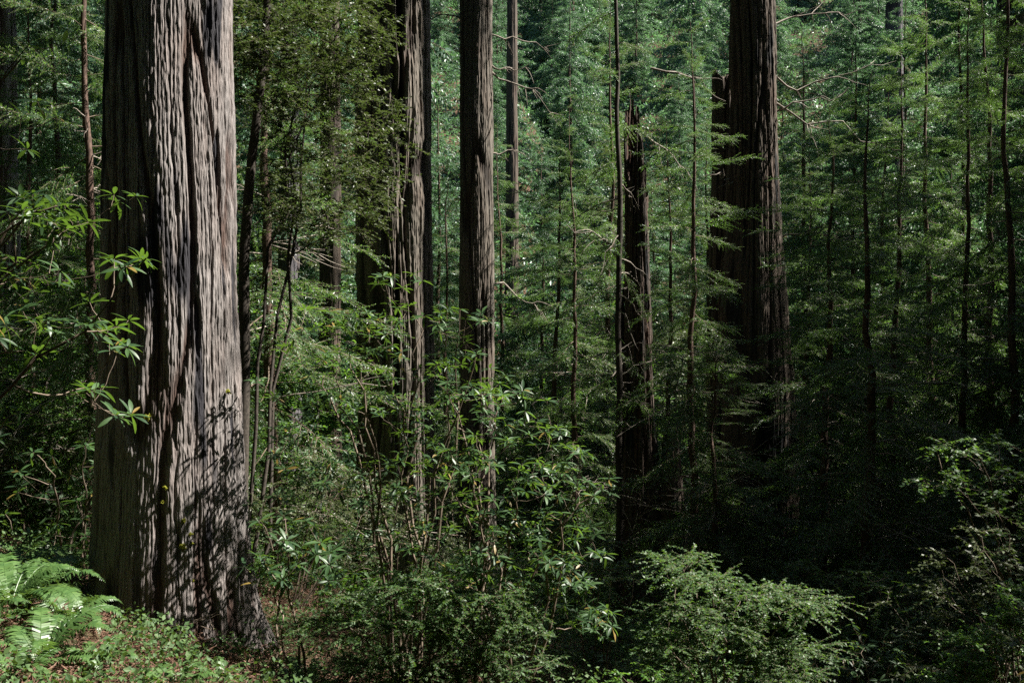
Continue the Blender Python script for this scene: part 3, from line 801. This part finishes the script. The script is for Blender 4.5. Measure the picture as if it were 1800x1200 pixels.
for k in range(900):                         # a closer belt of smaller trees added to cut sky light from the left
    X, Y = rc.uniform(-34, -4), rc.uniform(-24, 30)
    if abs(X) < .56 * max(Y, 0) + 9 or math.hypot(X, Y) < 12: continue
    if any((X - a) ** 2 + (Y - b) ** 2 < 6 for a, b in placed): continue
    sc = rc.uniform(.5, .85); z = gz(X, Y)
    if blocks(X, Y, z, 31 * sc, 4.5 * sc): continue
    placed.append((X, Y)); dup(far_p[k % 4], (X, Y, z - .2), rc.uniform(0, 6.3), sc, 'unseen tall conifer added to shade the wood', G_CAN)
# more unseen trees added to cast the deep shade
left = [p for p in DARK if not any(blocks(a, b, gz(a, b), 31, 3.2, [p]) for a, b in placed)]
for k in range(6000):
    if not left: break
    X, Y = rc.uniform(-2, 56), rc.uniform(4, 44)
    if abs(X) < .56 * Y + 4.5: continue
    if any((X - a) ** 2 + (Y - b) ** 2 < 4 for a, b in placed): continue
    sc = rc.uniform(.6, 1.2); z = gz(X, Y)
    hit = [p for p in left if blocks(X, Y, z, 31 * sc, 3.0 * sc, [p])]
    if not hit or blocks(X, Y, z, 31 * sc, 4.6 * sc): continue
    placed.append((X, Y)); left = [p for p in left if not any(p is h for h in hit)]
    dup(far_p[k % 4], (X, Y, z - .2), rc.uniform(0, 6.3), sc, 'unseen tall conifer added to shade the wood', G_CAN)
print('still sunny', [tuple(np.round([900 + F * p[0] / p[1], 600 - F * p[2] / p[1], p[1]])) for p in left])
print('canopy', len(placed))

# ------------------------------------------------------------------ broad-leaved small tree and shrubs
rs = np.random.default_rng(77)
tips = ellipsoids([(520, 120, 130, 140, 150), (600, 60, 90, 90, 70), (560, 330, 120, 110, 110), (450, 40, 60, 100, 40), (640, 260, 70, 150, 50)], rs, 12.2, 1.2)
X = (436 - 900) / F * 12.0
shrub('tanoak_tree', 'slanting dark-stemmed small tree with speckled tiny leaves right of the great trunk', 'tree', (X, 12.0, gz(X, 12.0)), tips, 501, 'spray', OAKLEAF,
      stem_mat=BARK_OAK, rbase=.03, nstem=3, ll=.048, lw=.022, nt=6, tl=.34, sp=.035, spread=.15)
tan = [o for o in scene.objects if o.name == 'tanoak_tree'][0]
g = Geo(); tb = np.array(tan.location)
pth = np.array([[X, 12.0, tb[2] - .2], pt(424, 900, 12), pt(430, 640, 12), pt(428, 460, 12), pt(440, 300, 12), pt(462, 120, 12), pt(474, -60, 12), pt(470, -300, 12.1), pt(490, -600, 12.3)]) - tb
pp = np.stack([np.interp(np.linspace(0, 8, 41), np.arange(9), pth[:, c]) for c in range(3)], -1); pp[1:-1] = (pp[:-2] + pp[1:-1] + pp[2:]) / 3
tube(g, pp, np.linspace(.085, .03, 41), 10)
link('trunk', g.mesh('tanoak_trunk', [BARK_OAK]), tan)

tips = ellipsoids([(700, 495, 50, 20, 9), (690, 550, 160, 26, 28), (590, 600, 130, 45, 34), (680, 680, 240, 70, 76), (640, 780, 220, 90, 90), (780, 620, 70, 80, 20), (820, 555, 50, 18, 8), (600, 900, 170, 100, 80)], rs, 9.3, .8)
X = (720 - 900) / F * 9.4
shrub('rhododendron', 'tall rhododendron with long leaf whorls in front of the burn-streaked redwood', 'shrub', (X, 9.4, gz(X, 9.4)), tips, 502, 'whorl', RHODO, rbase=.020, nstem=9, ll=.105)
tips = ellipsoids([(880, 700, 120, 26, 26), (910, 790, 150, 60, 54), (880, 860, 200, 70, 84), (980, 950, 100, 70, 42), (850, 980, 190, 80, 84), (1010, 1060, 80, 50, 22), (1045, 1100, 40, 30, 10)], rs, 8.6, .75)
X = (880 - 900) / F * 8.6
shrub('rhododendron', 'rhododendron with sunlit leaf rosettes and bare crooked stems, lower centre', 'shrub', (X, 8.6, gz(X, 8.6)), tips, 503, 'whorl', RHODO, rbase=.018, nstem=10, ll=.105)
tips = ellipsoids([(500, 930, 60, 50, 10), (560, 990, 70, 40, 16), (480, 1000, 50, 40, 12)], rs, 8.4, .4)
X = (520 - 900) / F * 8.4
shrub('rhododendron', 'low rhododendron at the right foot of the great trunk', 'shrub', (X, 8.4, gz(X, 8.4)), tips, 504, 'whorl', RHODO, rbase=.014, nstem=4, ll=.13)
tips = ellipsoids([(60, 370, 80, 40, 14), (110, 390, 60, 40, 8), (225, 345, 30, 12, 3), (230, 465, 50, 25, 8), (60, 470, 90, 50, 12), (60, 580, 90, 60, 14), (170, 560, 60, 50, 8), (215, 605, 25, 20, 4), (215, 735, 25, 12, 3), (60, 220, 50, 50, 4), (80, 90, 50, 40, 3), (180, 690, 40, 20, 3)], rs, 5.6, .5)
shrub('rhododendron', 'rhododendron reaching dark leafy boughs across the great trunk from the left border', 'shrub', (-4.1, 5.4, gz(-4.1, 5.4)), tips, 505, 'whorl', RHODO, rbase=.020, nstem=7, ll=.105, nl=(5, 9))

tips = ellipsoids([(1195, 985, 50, 16, 12), (1230, 1020, 60, 16, 16), (1330, 1045, 90, 16, 22), (1200, 1070, 90, 20, 20), (1400, 1070, 40, 14, 10), (1270, 1105, 130, 24, 36), (1370, 1140, 90, 26, 26), (1180, 1140, 60, 30, 16), (1300, 1190, 160, 40, 40), (1445, 1055, 25, 8, 3)], rs, 7.6, .6)
X = (1270 - 900) / F * 7.6
shrub('huckleberry_bush', 'dense small-leaved huckleberry bush below the tall dark redwood', 'shrub', (X, 7.6, gz(X, 7.6)), tips, 506, 'spray', HUCK, rbase=.012, nstem=9, ll=.026, lw=.014, nt=6, tl=.26, sp=.015, droop=.2, psd=.28)
tips = ellipsoids([(610, 1050, 50, 12, 12), (690, 1035, 60, 12, 14), (745, 1020, 40, 12, 8), (840, 1050, 70, 16, 16), (670, 1095, 140, 18, 28), (820, 1100, 90, 18, 22), (900, 1080, 50, 20, 12), (760, 1160, 150, 40, 36), (900, 1150, 90, 40, 20)], rs, 8.2, .5)
X = (740 - 900) / F * 8.2
shrub('huckleberry_bush', 'sunlit yellowish feathery bush at bottom centre', 'shrub', (X, 8.2, gz(X, 8.2)), tips, 507, 'spray', HUCK, rbase=.012, nstem=9, ll=.028, lw=.013, nt=6, tl=.30, sp=.014, droop=.25, psd=.26)
tips = ellipsoids([(1740, 1130, 80, 60, 40), (1680, 1180, 80, 40, 26), (1780, 1060, 50, 40, 20)], rs, 8.2, .5)
X = (1740 - 900) / F * 8.2
shrub('huckleberry_bush', 'bright green bush in the bottom right corner', 'shrub', (X, 8.2, gz(X, 8.2)), tips, 508, 'spray', MAPLE, rbase=.012, nstem=6, ll=.035, lw=.02, nt=5, tl=.2, sp=.025)
tips = ellipsoids([(1730, 790, 90, 22, 12), (1660, 845, 60, 18, 8), (1780, 870, 50, 50, 10), (1770, 960, 50, 40, 8)], rs, 9.5, .6)
X = (1830 - 900) / F * 9.5
shrub('vine_maple', 'broad thin-leaved shrub spreading green sprays at the right border', 'shrub', (X, 9.5, gz(X, 9.5)), tips, 509, 'spray', HUCK, rbase=.018, nstem=4, ll=.05, lw=.026, nt=5, tl=.28, sp=.035)

# ferns
fern('large arching sword fern lit by sun in the bottom left corner', 45, 8.6, .85, 13, 601)
fern('long-fronded sword fern spilling over litter at the left border', 18, 7.9, .95, 12, 606)
fern('middle-sized sword fern on the litter between the left border and the great trunk', 118, 8.0, .72, 11, 607)
fern('sword fern low in the bottom left foreground', 70, 7.0, .75, 11, 608)
fern('upright sword fern behind the litter patch left of the great trunk', 105, 10.2, .75, 10, 609)
fern('small sword fern hanging in shade near the left border', 45, 10.5, .6, 9, 602)
fern('yellow-green sword fern in a sun patch right of the great trunk foot', 535, 8.0, .5, 10, 603)
fern('shaded sword fern under the feathery bush', 650, 6.6, .5, 10, 604)
fern('single big fern with bluish fronds in front of the shaded right stems', 1455, 6.2, .62, 9, 605)


# bushes of the gully floor and small broad-leaved trees: a few grown once, then copied
def free_form(seed, n, w, h, lean):
    rb = np.random.default_rng(seed); out = []
    for _ in range(7):
        c = np.array([rb.normal(0, w * .5) + lean, rb.normal(0, w * .5), rb.uniform(.25, 1) * h]); m = n // 7
        out.append(c + rb.normal(size=(m, 3)) * np.array([w * .30, w * .30, h * .10]))
    o = np.concatenate(out); o[:, 2] = np.maximum(o[:, 2], .12)
    return o
bush_p = [shrub('forest_bush', 'x', 'shrub', (0, 0, 0), free_form(700, 70, .8, 1.5, .2), 710, 'spray', HUCK, rbase=.012, nstem=8, ll=.034, lw=.017, nt=5, tl=.26, sp=.024, droop=.35),
          shrub('forest_bush', 'x', 'shrub', (0, 0, 0), free_form(701, 80, .9, 1.9, -.2), 711, 'spray', OAKLEAF, rbase=.014, nstem=7, ll=.05, lw=.022, nt=5, tl=.32, sp=.036),
          shrub('forest_bush', 'x', 'shrub', (0, 0, 0), free_form(702, 60, .8, 1.1, .1), 712, 'spray', MAPLE, rbase=.010, nstem=8, ll=.06, lw=.034, nt=4, tl=.28, sp=.05),
          shrub('forest_bush', 'x', 'shrub', (0, 0, 0), free_form(703, 70, 1.0, 1.8, .2), 713, 'whorl', RHODO, rbase=.014, nstem=7, ll=.11)]
ru = np.random.default_rng(95); G_B = 'low bushes on the forest floor'
n = 0; spots = []
while n < 150:
    Y = 8.2 + 28 * ru.random() ** 1.5; X = ru.uniform(-.58, .58) * Y
    if math.hypot(X - hb[0], Y - hb[1]) < 1.9 or (X < -1.2 and Y < 10.8) or (abs(X) < 1.2 and Y < 10): continue
    if any((X - a) ** 2 + (Y - b) ** 2 < .8 for a, b in spots): continue
    spots.append((X, Y)); n += 1
    dup(bush_p[int(ru.choice(4, p=(.4, .25, .2, .15)))], (X, Y, gz(X, Y) - .05), ru.uniform(0, 6.3), ru.uniform(.6, 1.25), 'low leafy bush among the trunks on the forest floor', G_B)
# small broad-leaved trees, bright where the sun comes through
bl_p = []
for k in range(2):
    r = shrub('broadleaf_tree', 'x', 'tree', (0, 0, 0), free_form(720 + k, 150, 2.2, 8.5, .3), 730 + k, 'spray', (MAPLE, OAKLEAF)[k], stem_mat=BARK_OAK, rbase=.07, nstem=4, ll=.11, lw=.055, nt=7, tl=.75, sp=.085)
    bl_p.append(r)
G_BL = 'small broad-leaved trees deeper in the wood'
for k, (px, Y, sc) in enumerate([(40, 21, 1.), (130, 23, 1.05), (-40, 25, 1.2), (90, 30, 1.2), (200, 30, 1.1), (520, 30, 1.), (620, 34, 1.), (940, 38, 1.), (1060, 36, 1.2), (1150, 40, 1.), (1200, 47, 1.), (1290, 40, 1.2),
                                (1430, 44, 1.2), (1500, 39, 1.), (1600, 45, 1.3), (1700, 33, 1.2), (1790, 27, 1.2), (470, 27, 1.2), (494, 18.5, .8), (60, 14.4, .62), (150, 15.6, .66), (1010, 26, .75), (1100, 52, 1.3), (1380, 56, 1.3), (980, 48, 1.2)]):
    X = (px - 900) / F * Y
    dup(bl_p[0 if 14 < Y < 19 else (k * 2 + k // 3) % 2], (X, Y, gz(X, Y) - .05), ru.uniform(0, 6.3), sc, 'small loose-crowned broad-leaved tree among the conifers', G_BL)
for p in bush_p + bl_p:
    for ch in list(p.children): bpy.data.objects.remove(ch)
    bpy.data.objects.remove(p)

# ferns all over the near floor
G_F = 'sword ferns on the shaded forest floor'
fr_p = [fern('x', 900, 8, 1.0, 9 + k, 620 + k) for k in range(3)]
n = 0; fs = []
while n < 56:
    Y = 6.2 + 10 * ru.random() ** 1.3; X = ru.uniform(-.58, .58) * Y if n > 20 else ru.uniform(-.56, -.25) * Y
    if math.hypot(X - hb[0], Y - hb[1]) < 1.15 or any((X - a) ** 2 + (Y - b) ** 2 < .35 for a, b in fs): continue
    fs.append((X, Y)); n += 1
    dup(fr_p[n % 3], (X, Y, gz(X, Y) - .02), ru.uniform(0, 6.3), ru.uniform(.32, .7), 'sword fern growing from the litter of the forest floor', G_F)
for p in fr_p:
    for ch in list(p.children): bpy.data.objects.remove(ch)
    bpy.data.objects.remove(p)
# fallen boughs
for k, (px, Y, az, L_) in enumerate([(60, 8.6, .3, 1.6), (150, 8.4, 2.6, 1.2), (30, 9.6, -.4, 2.0), (210, 8.3, 1.0, .9), (600, 8.0, .4, 1.8)]):
    X = (px - 900) / F * Y
    r = thing('fallen_branch', ['bare branch lying on brown litter in the bottom left corner', 'short twiggy branch on the litter before the great trunk', 'long fallen branch on the slope at the left border',
              'small broken branch at the left foot of the great trunk', 'curved bare branch lying under the feathery bush'][k], 'branch', (X, Y, gz(X, Y) + .02))
    dead_branch(r, (0, 0, 0), az, .0, L_, ru, .12, .013, 7, TWIG, name='bough')

# undergrowth of the far slope, small leaves of the near floor, litter: nobody could count these
def cover(name, mat, n, xr, yr, ll, lw, hmax, seed, clump=None, pit=.5, fan=True):
    rq = np.random.default_rng(seed)
    Y = rq.uniform(yr[0], yr[1], n * 3); X = rq.uniform(-1, 1, n * 3) * (xr * np.maximum(Y, 4))
    m = noise2(X * clump + 90, Y * clump + 90, 4096, seed + 1) if clump else np.ones(n * 3)
    k = np.where(m > (-.05 if clump else 0))[0][:n]
    X, Y, m = X[k], Y[k], m[k]
    ok = (X - hb[0]) ** 2 + (Y - hb[1]) ** 2 > .85 ** 2
    X, Y, m = X[ok], Y[ok], m[ok]
    h = rq.random(len(X)) ** 1.3 * hmax * np.clip(.3 + 2 * m, .2, 1.2) if clump else rq.random(len(X)) * hmax
    T = np.stack([X, Y, ground_z(X, Y) + h + .01], -1)
    g = Geo()
    scatter(g, RHOMB * np.array([1, lw / ll, 1]), RF, np.zeros(1), rot_xyz(rq.uniform(0, 6.3, len(X)), rq.normal(0, pit, len(X)), rq.normal(0, pit, len(X))), T, ll * rq.uniform(.5, 1.3, len(X)))
    o = link(name, g.mesh(name, [mat], False)); o['kind'] = 'stuff'
    return o
cover('slope_undergrowth', NEEDLE_FAR, 300000, .64, (30, 135), .40, .15, 1.5, 801, None, .7)
cover('gully_undergrowth', HUCK, 120000, .62, (12, 34), .10, .05, .9, 802, .6, .7)
cover('floor_plants', FLOORLEAF, 70000, .62, (5, 16), .05, .03, .38, 803, 1.3, .6)
cover('leaf_litter', LITTER, 200000, .62, (4.5, 16), .07, .012, .07, 804, None, .5)
print('objects', len(scene.objects), 'verts', sum(len(m.vertices) for m in bpy.data.meshes))
# the prototypes themselves stand nowhere: remove them
for p in near_p + mid_p + far_p + [pole_p]:
    for ch in list(p.children): bpy.data.objects.remove(ch)
    bpy.data.objects.remove(p)
